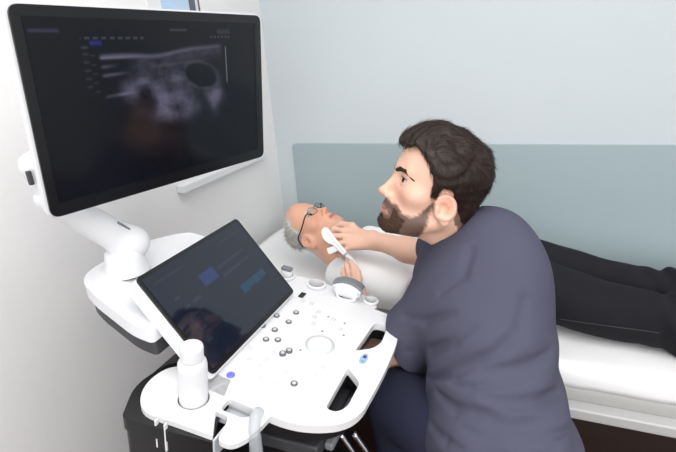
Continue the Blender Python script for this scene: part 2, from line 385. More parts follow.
# hook-shaped cable holder at the tray's right end
hk = rpoly([(.604, .028), (.604, .135), (.570, .133), (.530, .126), (.500, .108), (.500, .078), (.530, .076), (.552, .066), (.552, .032)], [.004, .01, .02, .03, .03, .012, .012, .006, .004], 6)
plate('cable_holder', hk, -.012, -.0005, M['panel_white'], um, [rpoly([(.560, .044), (.560, .092), (.574, .104), (.590, .098), (.590, .044)], .008)], PX, bevel=.003)
box('holder_well', (.556, .040, -.030), (.594, .108, -.026), M['lightgrey'], um, X=PX, bevel=.002)
box('holder_well_side', (.590, .042, -.030), (.5935, .106, -.012), M['lightgrey'], um, X=PX, bevel=.001)
box('slot_wall', (.5005, .0695, -.05), (.550, .0735, -.006), M['lightgrey'], um, X=PX, bevel=.001)
# far side strip with probe cups
fs = rpoly([(1.012, -.125), (1.068, -.125), (1.072, -.02), (1.068, .182), (1.036, .198), (1.0, .19), (1.012, .1)], [.01, .02, .01, .04, .02, .005, .01], 6)
cups = [(1.044, -.072, .018), (1.046, .018, .0210), (1.038, .112, .0265), (1.044, .175, .0160)]
plate('probe_shelf', fs, -.022, -.004, M['panel_white'], um, [[(u+r*math.cos(a), v+r*math.sin(a)) for a in np.linspace(0, 2*math.pi, 24, endpoint=False)] for u, v, r in cups], PX, bevel=.004)
for u, v, r in cups:
    f = lambda q: PX((u+q[0], v+q[1], q[2]))
    lathe('probe_cup', [(r+.0035, -.004), (r+.005, .004), (r, .006), (r-.001, -.075), (r+.002, -.077), (r+.0035, -.01)], M['white_plastic'], um, X=f)
# touch screen
TO = np.array([-.5555, .789, 1.0215]); TU = np.array([-.591, 0, .79]); TUn = nrm((-.591, .0, .790)); TN = nrm((.79, -.0, .591))
def TX(p): q = TO+TUn*p[1]+TN*p[2]; return (q[0], .789+p[0], q[2])
plate('touch_screen_housing', rpoly([(-.187, -.004), (.175, -.004), (.175, .238), (-.187, .238)], [.012, .012, .015, .015]), -.030, -.004, M['white_plastic'], um, (), TX, bevel=.006)
ts = plate('touch_screen', rpoly([(-.176, 0), (.176, 0), (.176, .240), (-.176, .240)], .012), -.0045, .0, M['bezel'], um, (), TX, bevel=.001)
# screen pictures as coloured grids
def picture(name, nx, ny, fn, X, m, parent):
    xs = np.linspace(0, 1, nx); ys = np.linspace(0, 1, ny); gx, gy = np.meshgrid(xs, ys)
    c = fn(gx.ravel(), gy.ravel()); V = [X(a, b) for a, b in zip(gx.ravel(), gy.ravel())]
    F = [(j*nx+i, j*nx+i+1, (j+1)*nx+i+1, (j+1)*nx+i) for j in range(ny-1) for i in range(nx-1)]
    me = bpy.data.meshes.new(name); me.from_pydata(V, [], F); a = me.color_attributes.new('Col', 'FLOAT_COLOR', 'POINT')
    a.data.foreach_set('color', np.c_[c, np.ones(len(c))].astype(np.float32).ravel()); return link(name, me, m, parent)
def screen_mat(name, rough, es, base, spec=.5):
    m = bpy.data.materials.new(name); m.use_nodes = True; nt = m.node_tree; b = nt.nodes['Principled BSDF']
    b.inputs['Base Color'].default_value = (*lin(base), 1); b.inputs['Roughness'].default_value = rough; b.inputs['Specular IOR Level'].default_value = spec
    a = nt.nodes.new('ShaderNodeAttribute'); a.attribute_name = 'Col'; nt.links.new(a.outputs['Color'], b.inputs['Emission Color']); b.inputs['Emission Strength'].default_value = es
    return m
def sm(e0, e1, x): t = np.clip((x-e0)/(e1-e0), 0, 1); return t*t*(3-2*t)
def vn(x, y, s, seed=0): return np.array([mnoise.noise((a*s, b*s, seed)) for a, b in zip(x, y)])
def touch_pic(x, y):
    n = len(x); c = np.zeros((n, 3)); c[:] = lin((22, 30, 46))
    def rect(x0, y0, x1, y1, col, a=1):
        k = (sm(x0-.01, x0, x)*sm(x1+.01, x1, x)*sm(y0-.01, y0, y)*sm(y1+.01, y1, y)*a)[:, None]; nonlocal c; c = c*(1-k)+np.array(lin(col))*k
    rect(.36, .62, .50, .74, (38, 54, 100)); rect(.20, .56, .27, .585, (40, 48, 62))
    for i in range(6):
        for j in range(2): rect(.54+.055*i, .58+.1*j+.004*i, .58+.055*i, .61+.1*j, (40, 46, 66))
    for i in range(4): rect(.60+.075*i, .32+.015*(i % 2), .66+.075*i, .40, (26, 62, 88))
    for i in range(5): rect(.10+.02*(i % 2), .2+.12*i, .14+.02*(i % 2), .215+.12*i, (42, 48, 66))
    rect(.05, .90, .3, .912, (36, 42, 56)); rect(.7, .9, .93, .91, (36, 42, 56))
    return c
TM = screen_mat('touch_screen_display', .06, .9, (8, 9, 14), .58); picture('display', 150, 110, touch_pic, lambda a, b: TX((-.168+.336*a, .010+.222*b, .0007)), TM, ts)
# shell behind the touch screen: swoops from the console to the monitor post
def shell(P):
    d = cone(P, (-.665, .60, 1.075), (-.90, .66, 1.13), .028, .05)
    d = smin(d, ell(P, (-.86, .75, 1.125), (.115, .165, .05)), .05)
    d = smin(d, ell(P, (-.74, .69, 1.09), (.12, .115, .055)), .05)
    d = smin(d, ell(P, (-.80, .90, 1.10), (.10, .13, .045)), .06)
    return d
def swoop_split(P): return None
side = rpoly([(-.905, .745), (-.895, .655), (-.83, .600), (-.70, .578), (-.662, .585), (-.662, .955), (-.74, .950), (-.84, .915), (-.893, .85)], [.07, .07, .06, .03, .01, .03, .06, .06, .07], 8)
def shell_z(x): return 1.182-max(0, x+.82)*.38
bm = bmesh.new()
def shell_part(name, z_off0, z_off1, inset, m, bev):
    return plate(name, [((x+.8)*(1-inset)-.8, (y-.78)*(1-inset)+.78) for x, y in side], z_off0, z_off1, m, um, (), lambda q: (q[0], q[1], shell_z(q[0])+q[2]), bevel=bev, seg=4)
shell_part('rear_shell', -.030, .0, 0, M['white_plastic'], .012)
shell_part('rear_shell_underside', -.068, -.031, .05, M['dgrey'], .012)
for i in range(5):
    pass
bm = bmesh.new()
M['ventgrey'] = mat('vent_recess', (212, 214, 217), .6)
for i in range(9):
    z = .012+.023*i
    bm2 = box_bm((-.1835, z, -.0045), (-.1795, z+.012, -.0035), bm, X=TX)
from_bm('vent', bm, M['ventgrey'], um)
# cart body below
bd = rpoly([(-.68, .60), (-.67, .515), (-.62, .500), (-.44, .545), (-.42, .60), (-.42, .98), (-.90, .98), (-.90, .75)], [.02, .02, .03, .03, .02, .05, .05, .05], 6)
plate('cart_body', bd, .16, .70, M['black'], um, bevel=.012)
plate('cart_neck', rpoly([(-.66, .66), (-.44, .66), (-.44, .97), (-.86, .97), (-.86, .70)], .03), .7005, .868, M['black'], um, bevel=.008)
plate('console_support', rpoly([(-.60, .66), (-.40, .66), (-.40, .97), (-.72, .97), (-.72, .70)], .03), .8685, .925, M['black'], um, bevel=.006)
box('keyboard_drawer', (-.50, .615, .868), (-.345, .94, .900), M['dgrey'], um, bevel=.006)
box('drawer_handle', (-.345, .64, .872), (-.325, .90, .890), M['grey'], um, bevel=.006)
plate('base', rpoly([(-.98, .48), (-.34, .50), (-.34, 1.0), (-.98, 1.02)], .06), .08, .16, M['dgrey'], um, bevel=.02)
for x in (-.90, -.42):
    for y in (.55, .95):
        f = lambda q: (x+q[0], y+q[2], .04+q[1]); lathe('caster', [(0, -.015), (.036, -.015), (.04, -.01), (.04, .01), (.036, .015), (0, .015)], M['dgrey'], um, X=f, n=24)
        
# articulated monitor arm
ARM = [at(146, 252, .0)]
A0 = np.array([-.835, .718, 1.185]); A1 = np.array([-.835, .785, 1.215]); A2 = np.array([-.90, .600, 1.335]); A3 = np.array([-.93, .545, 1.43])
f = lambda q: (A0[0]+q[0], A0[1]+q[1], A0[2]+q[2])
lathe('arm_post', [(.048, -.02), (.044, .0), (.041, .012), (.039, .03), (.033, .034), (0, .036)], M['white_plastic'], um, X=f)
def onx(x, y, X0): r = (x-338)/FPX*RGT-(y-226)/FPX*UPV+FWD; return EYE+r*(X0/r[0])
E1 = onx(50, 199, -.865); E2 = onx(36, 166, -.86); E0 = onx(129, 243, -.835)
def armf(P):
    d = cone(P, E0, E1, .036, .028)
    return smin(d, ell(P, E0, (.045, .045, .037)), .015)
sdf_obj('lower_arm', armf, np.minimum(E0, E1)-.06, np.maximum(E0, E1)+.06, .004, M['white_plastic'], um)
def armg(P): return smin(cone(P, E1, E2, .020, .024), cone(P, E2, MC-.07*MN, .023, .024), .02)
sax = nrm(E1-E0); sup = nrm(np.cross(np.cross(sax, EYE-E0), sax)*.55+np.array([0, 0, .8])); sup = nrm(sup-sax*(sup@sax)); ssd = np.cross(sax, sup)
box('arm_slot', (-.020, -.003, -.002), (.020, .003, .0012), M['grey'], um, bevel=.001, X=lambda p: tuple(E0+sax*(.045+p[0])+sup*(.0345+p[2])+ssd*p[1]))
jg = onx(30, 178, -.835); box('joint_gap', (-.004, -.004, -.013), (.004, .004, .013), M['dgrey'], um, bevel=.002, X=lambda p: tuple(jg+np.array(p)))
# monitor
MC = np.array([-.702, .811, 1.522]); MU = nrm((.186, .982, -.02)); MN = nrm((.976, -.187, -.114)); MV = np.cross(MN, MU); MU = np.cross(MV, MN)
def MX(p): return tuple(MC+p[0]*MU+p[1]*MV+p[2]*MN)
hw, hh = .279, .171
mn = plate('monitor', rpoly([(-hw-.005, -hh-.001), (hw+.001, -hh-.001), (hw+.001, hh+.003), (-hw-.005, hh+.003)], .02), -.015, -.004, M['white_plastic'], um, (), MX, bevel=.008, seg=3)
plate('bezel', rpoly([(-hw, -hh), (hw, -hh), (hw, hh), (-hw, hh)], .018), -.0045, .0, M['bezel'], mn, (), MX, bevel=.0015)
plate('back_housing', rpoly([(-.17, -.11), (.17, -.11), (.17, .11), (-.17, .11)], .03), -.045, -.0155, M['white_plastic'], mn, (), MX, bevel=.012, seg=3)
box('mount', (-.06, -.06, -.075), (.06, .06, -.0455), M['white_plastic'], mn, bevel=.008, X=MX)
def us_pic(x, y):
    # x 0..1 left to right, y 0..1 bottom to top (screen space of the 0.53 x 0.30 display)
    c = np.zeros((len(x), 3)); c[:] = lin((10, 12, 19)); px = x; py = y
    n1 = vn(px*1.6, py, 9, 1); n2 = vn(px*1.6, py, 24, 2); n3 = vn(px*1.6, py, 60, 5); nn = .5*n1+.35*n2+.25*n3
    g = np.zeros(len(x))
    inx = sm(.345, .365, px)*sm(.835, .80, px)
    top = .80+.05*(px-.35)/.45-.03*np.exp(-((px-.50)/.05)**2)
    inx = sm(.215, .235, px)*sm(.79, .76, px)
    fy = .792+.085*(px-.228)-.025*np.exp(-((px-.45)/.10)**2)
    g += inx*.55*np.exp(-((py-fy)/.013)**2)*(1-.35*sm(.4, .75, px))
    g += inx*.30*np.exp(-((py-fy+.035)/.035)**2)*sm(.30, .40, px)*.7*(.8+nn)
    g += .6*np.exp(-((py-.786)/.008)**2)*sm(.215, .23, px)*sm(.40, .30, px)
    for yy, x1 in ((.686, .34), (.735, .30), (.565, .36)): g += .50*np.exp(-((py-yy-.10*(px-.225))/.009)**2)*sm(.215, .235, px)*sm(x1, x1-.08, px)
    g += .16*np.exp(-((py-.725-.10*(px-.45))/.012)**2)*sm(.38, .45, px)*sm(.74, .62, px)
    g += .20*sm(.30, .36, px)*sm(.66, .56, px)*sm(.60, .64, py)*sm(.76, .70, py)*(.6+1.2*nn)
    for cx, cy, rx, ry, a in ((.40, .56, .075, .085, .50), (.34, .60, .06, .05, .35), (.50, .50, .07, .11, .50), (.55, .60, .06, .09, .40), (.47, .44, .06, .08, .35), (.70, .47, .045, .09, .55), (.62, .46, .06, .06, .32), (.745, .52, .03, .08, .35), (.56, .40, .04, .09, .25)):
        g += a*np.exp(-(((px-cx)/rx)**2+((py-cy)/ry)**2))*np.clip(.75+.9*nn, 0, 2)*.85
    e = np.sqrt(((px-.660+.30*(py-.64))/.082)**2+((py-.645)/.088)**2)+.10*n1
    g = g*sm(.82, 1.05, e)+.17*np.exp(-((e-1.08)/.13)**2)*(px > .57)*(.8+.5*nn)
    g *= sm(.24, .42, py)*sm(.90, .86, py)
    g = np.clip(g, 0, 1)*np.clip(.80+1.3*n1*(py < .66), .25, 1.2)
    c += g[:, None]*np.array(lin((116, 112, 138)))[None]
    def dash(x0, x1, yc, h, col, a=1, period=0):
        k = sm(x0-.004, x0+.002, px)*sm(x1+.004, x1-.002, px)*np.exp(-((py-yc)/h)**2)*a*.5
        if period: k = k*(np.sin(px/period*6.28) > -.3)
        nonlocal c; c = c+k[:, None]*np.array(lin(col))
    dash(.01, .10, .932, .009, (72, 74, 100)); dash(.52, .60, .943, .007, (80, 80, 96)); dash(.76, .83, .935, .014, (62, 64, 74))
    dash(.165, .40, .895, .006, (90, 90, 104), 1, .03); dash(.72, .83, .90, .006, (88, 88, 100), 1, .02)
    dash(.165, .185, .845, .006, (84, 84, 100)); dash(.195, .235, .868, .012, (50, 50, 165))
    for i in range(5): dash(.165, .183, .81-.045*i, .007, (64, 66, 80)); dash(.19, .205, .80-.05*i, .005, (60, 62, 76))
    k = np.exp(-((px-.802)/.0022)**2)*sm(.57, .59, py)*sm(.84, .82, py); c += k[:, None]*np.array(lin((120, 124, 135)))
    k = np.exp(-((px-.965)/.004)**2)*0; c += k[:, None]
    return c
SM = screen_mat('monitor_display', .14, .8, (8, 9, 12), .32)
picture('display', 340, 200, us_pic, lambda a, b: MX((-.262+.524*a, -.146+.300*b, .0007)), SM, mn)
box('display_edge', (.2540, -.146, .0006), (.2600, .150, .0014), mat('deep_black', (4, 4, 5), .4), mn, bevel=0, X=MX)

sdf_obj('upper_arm', armg, np.minimum(E1, MC)-.12, np.maximum(E2, MC)+.08, .004, M['white_plastic'], um)
# gel bottle in its socket
bb = empty('gel_bottle', PX((.560, -.014, -.07)), 'white plastic gel bottle with round white cap standing in the side tray of the machine', 'bottle')
M['bottle'] = mat('bottle_white', (226, 227, 230), .35, sss=0)
bxy = np.array(PX((.560, -.014, 0)))
def BXf(q): return PX((.560+q[0], -.014+q[1], q[2]))
lathe('bottle_body', [(0, -.065), (.024, -.065), (.0265, -.06), (.0265, .078), (.0255, .085), (.0225, .090), (.020, .092), (0, .092)], M['bottle'], bb, X=BXf)
lathe('cap', [(.0185, .0925), (.0205, .094), (.0205, .117), (.0195, .121), (.017, .1225), (0, .1225)], M['bottle'], bb, X=BXf)

# probes parked in the far cups
def probe(label, u, v, kind, s=1.0, tilt=0):
    p = empty('ultrasound_probe', PX((u, v, 0)), label, 'ultrasound probe', 'ultrasound probes parked in the machine cups')
    def X(q): return PX((u+q[0]*s, v+q[1]*s, q[2]*s+(.012 if kind == 'big' else 0)))
    if kind == 'big':
        arc = lambda r, z0, w, n=14: [(r*math.sin(t), z0+r*math.cos(t)) for t in np.linspace(-w, w, n)]
        Y = lambda q: PX((u-q[2], v+q[0], q[1]+.015))
        plate('probe_body', [(.024, -.012), (-.024, -.012), (-.034, .0), (-.039, .012)]+arc(.062, -.034, .70)+[(.039, .012), (.034, .0)], -.015, .015, M['white_plastic'], p, (), Y, bevel=.006, seg=3)
        plate('probe_head', arc(.070, -.034, .66)+arc(.0615, -.034, .66)[::-1], -.013, .013, M['grey'], p, (), Y, bevel=.003)
        lathe('probe_grip', [(.014, -.010), (.0165, -.025), (.013, -.06), (0, -.062)], M['white_plastic'], p, X=X)
        for a in (-1, 1): box('probe_wing', (a*.034-.005, -.004, -.016), (a*.034+.005, .014, .016), M['lightgrey'], p, X=Y, bevel=.004)
    else:
        lathe('probe_body', [(0, -.06), (.010, -.058), (.013, -.01), (.0165, .008), (.0165, .018), (.015, .022), (0, .022)], M['white_plastic'], p, X=X)
        plate('probe_head', rpoly([(-.009, -.015), (.009, -.015), (.009, .015), (-.009, .015)], .004), .0225, .029, M['grey'], p, (), X, bevel=.001)
    return p
probe('wide white curved probe with a grey band standing in the machine cup beside the fingers', 1.038, .112, 'big')
probe('small white probe with a grey tip standing by the touch screen corner', 1.044, -.072, 'small')
# clear cable hanging on the hook
c = [PX((.600, .112, -.045)), PX((.592, .110, -.012)), PX((.575, .112, .006)), PX((.550, .122, .004)), PX((.532, .136, -.016)), PX((.524, .148, -.07)), PX((.520, .152, -.16)), PX((.52, .155, -.30)), PX((.55, .15, -.42))]
o = tube('probe_cable', c, [.008, .010, .0105, .010, .011, .013, .012, .012, .012], M['silicone'], n=20)
tag(o, 'clear ribbed cable looped over the white holder and hanging down in front', 'cable')
# chrome stool beside the machine for the sitting man is partly seen under the console
st = empty('rolling_stool', (-.02, .90, 0), 'chrome framed stool the man in the grey tunic sits on beside the couch', 'stool')
f = lambda q: (.05+q[0], .86+q[1], q[2]); lathe('seat', [(0, .52), (.17, .52), (.185, .535), (.185, .575), (.17, .59), (0, .593)], M['black'], st, X=f)
lathe('post', [(.025, .1), (.025, .52), (0, .52)], M['chrome'], st, X=f)
for k in range(5):
    a = 2*math.pi*k/5+.3; lg_ = tube('leg', [(.05, .86, .11), (.05+.27*math.cos(a), .86+.27*math.sin(a), .06)], .016, M['chrome'], st, smooth_path=False)
    cx, cy = .05+.27*math.cos(a), .86+.27*math.sin(a)
    lathe('wheel', [(0, -.012), (.026, -.012), (.026, .012), (0, .012)], M['dgrey'], lg_, X=lambda q: (cx+q[0], cy+q[2], .027+q[1]), n=20)
for dx, wh in ((0, 'left'), (.026, 'right')):
    o = tube('machine_cable', [np.array(p)+np.array([dx, .01*(dx > 0), 0]) for p in ((-.335, .70, .862), (-.300, .700, .80), (-.292, .705, .72), (-.298, .71, .55), (-.320, .72, .35), (-.345, .72, .17))], .0055, M['chrome'])
    tag(o, f'shiny grey cable under the machine console near the dark trousers, {wh} one of the pair', 'cable', 'grey cables under the console')
# ================================================================ PEOPLE
def frame(f, uphint=(0, 0, 1)):
    f = nrm(f); l = nrm(np.cross(uphint, f)); u = np.cross(f, l); return l, f, u
def head_sdf(Q, ear_out=1.0, full=True):
    """Q in head axes: x left, y forward, z up; metres"""
    ax = Q.copy(); ax[:, 0] = np.abs(ax[:, 0])
    d = ell(Q, (0, -.004, .028), (.0735, .088, .078))
    d = smin(d, ell(Q, (0, .037, .038), (.061, .0545, .072)), .03)
    d = smin(d, ell(Q, (0, .034, -.035), (.056, .056, .070)), .03)
    d = smin(d, ell(Q, (0, .040, -.082), (.045, .048, .034)), .03)
    d = smin(d, cone(ax, (.050, -.004, -.068), (.020, .076, -.102), .014, .015), .028)
    d = smin(d, ell(Q, (0, .080, -.103), (.021, .0175, .0165)), .018)
    d = smin(d, ell(Q, (0, .074, -.068), (.031, .026, .026)), .02)
    d = smin(d, ell(ax, (.045, .052, -.026), (.020, .022, .018)), .022)
    d = smin(d, cone(ax, (.004, .086, .018), (.038, .072, .019), .0085, .009), .018)
    # eye sockets, lids
    d = smax(d, -ell(ax, (.033, .099, -.001), (.019, .018, .0125)), .012)
    d = smin(d, ell(ax, (.032, .0715, -.001), (.0150, .0165, .0135)), .005)
    d = smax(d, -ell(ax, (.034, .0880, -.0010), (.0142, .0150, .0052)), .002)
    # nose
    d = smin(d, cone(Q, (0, .086, .006), (0, .108, -.036), .0070, .0088), .012)
    d = smin(d, ell(Q, (0, .1105, -.040), (.0098, .0105, .0085)), .007)
    d = smin(d, ell(ax, (.0115, .098, -.044), (.0068, .0100, .0070)), .006)
    d = smax(d, -ell(ax, (.0058, .104, -.0515), (.0035, .0065, .004)), .003)
    # lips
    d = smax(d, -ell(Q, (0, .103, -.0755), (.022, .006, .0018)), .005)
    d = smin(d, ell(Q, (0, .0955, -.0700), (.0215, .0085, .0048)), .005)
    d = smin(d, ell(Q, (0, .0935, -.0805), (.0180, .0090, .0056)), .005)
    d = smax(d, -ell(Q, (0, .0985, -.0752), (.021, .010, .0011)), .0015)
    d = smax(d, -ell(Q, (0, .108, -.093), (.022, .013, .005)), .010)
    # ears
    e = math.radians(22); A = np.array([[math.cos(e), math.sin(e), 0], [-math.sin(e), math.cos(e), 0], [0, 0, 1]]); t = math.radians(-12)
    B = np.array([[1, 0, 0], [0, math.cos(t), math.sin(t)], [0, -math.sin(t), math.cos(t)]])@A
    c = (.0765, -.006, -.029); E = ellR(ax, c, (.0055, .0240, .0275), B)
    q = (ax-np.array(c, np.float32))@B.T.astype(np.float32)
    E = smin(E, ell(q, (.001, -.003, -.024), (.0055, .010, .012)), .006)
    rr = np.sqrt((q[:, 1]/.0205)**2+((q[:, 2]-.002)/.0245)**2)
    E = E - .0030*np.exp(-((rr-.98)/.20)**2)*(q[:, 2] > -.022)
    E = smax(E, -ell(q, (.0075, .0020, .000), (.0100, .0125, .0135)), .003)
    E = smax(E, -ell(q, (.006, -.006, .014), (.0035, .0045, .008)), .003)
    E = smin(E, ell(q, (.004, .013, -.004), (.004, .004, .007)), .004)
    d = smin(d, E, .006)
    return d
def hand_chain(P, wrist, knuckles, fingers, thumb, rp=.0155, rf=.0085):
    """palm from wrist to four knuckles, each finger a list of joints from its knuckle; thumb a list rooted at the palm's side"""
    d = None; w = np.array(wrist)
    for k, kn in enumerate(knuckles):
        ww = w+(np.array(kn)-np.mean(knuckles, 0))*.55
        c = cone(P, ww, kn, rp*1.02, rp*.72); d = c if d is None else smin(d, c, .014)
    for k, fg in enumerate(fingers):
        s = (1, 1.03, .98, .86)[k]; pts = [knuckles[k]]+list(fg)
        d = smin(d, chain(P, pts, [rf*1.08*s, rf*1.03*s, rf*.93*s, rf*.80*s][:len(pts)], .004), .005)
    t = chain(P, thumb, [rf*1.75, rf*1.4, rf*1.15, rf*1.0][:len(thumb)], .006); return smin(d, t, .010)
def ony(x, y, Y): r = (x-338)/FPX*RGT-(y-226)/FPX*UPV+FWD; return EYE+r*(Y/r[1])
SKIN = np.array(lin((226, 182, 160))); SKIN2 = np.array(lin((220, 168, 142)))
def mixc(c, k, col): return c*(1-k[:, None])+np.array(col)[None]*k[:, None]
def face_colour(Q, base, lips, stubble=None):
    c = np.repeat(base[None], len(Q), 0); x = np.abs(Q[:, 0])
    g = lambda cx, cy, cz, rx, ry, rz: np.exp(-(((x-cx)/rx)**2+((Q[:, 1]-cy)/ry)**2+((Q[:, 2]-cz)/rz)**2))
    red = np.array(lin((206, 120, 104)))
    c = mixc(c, .35*g(.042, .07, -.035, .02, .03, .018), red); c = mixc(c, .35*g(0, .115, -.042, .014, .014, .012), red); c = mixc(c, .40*g(.082, -.016, -.012, .012, .03, .035), red)
    k = np.clip(1.6*np.exp(-(np.maximum((x-.0185)/.004, 0))**2-((Q[:, 2]+.0755)/.0075)**4)*(Q[:, 1] > .088), 0, 1); c = mixc(c, k*.85, lips)
    return c

# ---------------------------------------------------------------- the man in the slate tunic
HS = 1.04; HC = at(438, 186, 1.06); Hl, Hf, Hu = frame((-.865, -.36, .33), (-.06, .03, 1))
HA = np.stack([Hl, Hf, Hu]).astype(np.float32)
def h2w(p): return HC+HS*(p[0]*Hl+p[1]*Hf+p[2]*Hu)
def toQ(P): return ((P-HC.astype(np.float32))@HA.T)/HS
SL, SR = at(474, 266, 1.06), at(442, 236, 1.32)
C7 = at(480, 217, 1.13); PV = at(505, 470, .99)
ul = nrm(SL-SR); uu = nrm(C7-PV); uf = nrm(np.cross(ul, uu)); ul = np.cross(uu, uf); TA3 = np.stack([ul, uf, uu])
EL, WL = at(391, 358, 1.235), at(366, 312, 1.33)
ER, WR = at(436, 258, 1.42), at(374, 240, 1.555)
# right hand holding the probe against the patient's neck
def hr(x, y, t): return at(x, y, t)
RK = [hr(343, 231, 1.60), hr(344, 236, 1.575), hr(347, 242, 1.56), hr(351, 247, 1.555)]
RF = [[hr(334, 229, 1.615), hr(329, 236, 1.615), hr(331, 243, 1.61)],
      [hr(334, 236, 1.575), hr(330, 243, 1.58), hr(333, 250, 1.59)],
      [hr(338, 244, 1.56), hr(335, 251, 1.57), hr(338, 256, 1.585)],
      [hr(344, 250, 1.555), hr(341, 255, 1.57), hr(344, 259, 1.585)]]
RT = [hr(362, 236, 1.58), hr(352, 226, 1.60), hr(341, 224, 1.63), hr(333, 229, 1.645)]
# left hand raised behind the parked probe
LK = [at(359, 288, 1.345), at(355, 284, 1.355), at(350, 284, 1.365), at(346, 286, 1.375)]
LF = [[at(359, 279, 1.355), at(358, 272, 1.365), at(356, 268, 1.38)],
      [at(354, 273, 1.37), at(353, 266, 1.385), at(351, 262, 1.40)],
      [at(349, 274, 1.38), at(347, 267, 1.40), at(346, 264, 1.41)],
      [at(345, 278, 1.385), at(343, 273, 1.40), at(343, 269, 1.41)]]
LT = [at(362, 304, 1.34), at(364, 297, 1.35), at(362, 290, 1.36), at(360, 285, 1.365)]
def doctor_body(P):
    d = head_sdf(toQ(P))*HS
    nb = h2w((0, -.030, -.045)); nt = C7+uf*.055-uu*.02
    d = smin(d, cone(P, nb, nt, .058, .064), .025)
    d = smin(d, cone(P, h2w((0, .02, -.085)), C7+uf*.075-uu*.04, .030, .045), .02)
    d = smin(d, ellR(P, C7+uf*.01-uu*.18, (.10, .06, .13), TA3), .03)
    d = smin(d, ellR(P, PV+uu*.12, (.11, .08, .2), TA3), .03)
    d = smin(d, cone(P, SR, ER, .044, .042), .02); d = smin(d, chain(P, [ER, ER*.55+WR*.45, WR], [.042, .038, .0265], .02), .02)
    d = smin(d, cone(P, SL, EL, .044, .042), .02); d = smin(d, chain(P, [EL, EL*.6+WL*.4, WL], [.042, .041, .027], .02), .02)
    d = smin(d, hand_chain(P, WR, RK, RF, RT, .0165, .0090), .018)
    return smin(d, hand_chain(P, WL, LK, LF, LT, .0155, .0085), .018)
def doc_col(P):
    Q = toQ(P); c = face_colour(Q, SKIN, lin((196, 112, 104)))
    b = beard_field(Q); c = mixc(c, np.clip(.92*sm(-.005, .006, b+.0014*sines(Q, 8, 900, 6)), 0, 1), lin((76, 54, 43)))
    hb = hair_field(Q); return mixc(c, .8*sm(-.002, .003, hb), lin((60, 44, 38)))
def hair_field(Q):
    x = np.abs(Q[:, 0]); y = Q[:, 1]; z = Q[:, 2]
    # hairline height as a function of y (front to back)
    n = .0022*sines(Q, 21, 260)
    hl = np.interp(y, [-.10, -.075, -.045, -.028, -.018, -.004, .010, .016, .026, .032, .046, .060, .072, .085], [-.085, -.080, -.062, -.030, .002, .012, .010, -.020, -.020, .020, .038, .056, .068, .073])
    temple = hl-.012*np.clip((.05-x)/.05, 0, 1)*(y > .03)
    return z-temple+n
def beard_field(Q):
    """positive inside the bearded region"""
    x = np.abs(Q[:, 0]); y = Q[:, 1]; z = Q[:, 2]
    line = np.interp(y, [.0, .014, .024, .034, .05, .065, .08, .095, .12], [.0, -.015, -.040, -.054, -.064, -.065, -.057, -.052, -.054])
    n = .003*sines(Q, 5, 160)
    low = line-z+n                                     # under the cheek line
    nk = z-np.interp(y, [-.02, .02, .06, .1], [-.098, -.116, -.128, -.14])+n
    front = y-(.014+n-.1*np.clip(-.07-z, 0, .1))
    lips = (np.sqrt((x/.0245)**2+((z+.0760)/.0088)**2)-1)*.012
    lips = np.where(y < .085, .02, lips)
    return np.minimum(np.minimum(low, nk), np.minimum(front, lips))
lo = np.min([h2w((a, b, c)) for a in (-.1, .1) for b in (-.12, .13) for c in (-.14, .14)], 0)
person = None
blo = np.array([-.72, .74, .62]); bhi = np.array([.22, 1.62, 1.50])
person = sdf_obj('person', doctor_body, blo, bhi, .0028, M['skin'], None, doc_col)
tag(person, 'bearded dark-haired man in a slate tunic looking up at the monitor, probe in hand', 'person')
head_lo = HC-.17; head_hi = HC+.17
def beard(P):
    Q = toQ(P); d = head_sdf(Q)*HS; b = beard_field(Q)-.009; x = np.abs(Q[:, 0])
    full = np.interp(Q[:, 1], [0, .045, .062, .08, .1], [-.003, -.003, .0005, .0024, .0026])
    th = full*np.clip(b/.012, -1, 1)+.0004*sines(Q, 9, 520, 6)+.0003*sines(Q, 10, 1200, 6)
    return smax(d-th, -b*.6, .002)
bo = sdf_obj('beard', beard, head_lo, head_hi, .0022, M['beard'], person, relax=0)
def hair(P):
    Q = toQ(P); b = hair_field(Q); y = Q[:, 1]; z = Q[:, 2]
    base = ell(Q, (0, -.006, .031), (.0760, .0915, .0795)); base = smin(base, ell(Q, (0, .037, .040), (.064, .057, .072)), .03)
    base = smin(base, ell(Q, (0, -.058, -.035), (.050, .028, .042)), .03)
    th = np.interp(z, [-.09, -.03, .02, .07, .11], [.001, .003, .006, .010, .012])
    th = th+.004*np.exp(-((y-.100)/.022)**2)*sm(.062, .070, z)*sm(.105, .085, z)
    # combed clumps: noise stretched along the lie of the hair
    S = Q*np.array([160, 45, 120], np.float32); S2 = Q*np.array([420, 110, 330], np.float32)
    cl = .0014*np.sin(S[:, 0]+1.3*np.sin(S[:, 1])+.8*np.sin(S[:, 2]))+.0012*np.sin(S2[:, 0]+S2[:, 2]*.7+2*np.sin(S2[:, 1]*.5))+.0016*sines(Q, 31, 110)
    d = (base-th)-cl*np.clip(th/.010, .25, 1.3)
    return smax(d*HS, -b*.8, .006)
hr_o = sdf_obj('hair', hair, head_lo, head_hi, .0026, M['hair'], person, relax=0)
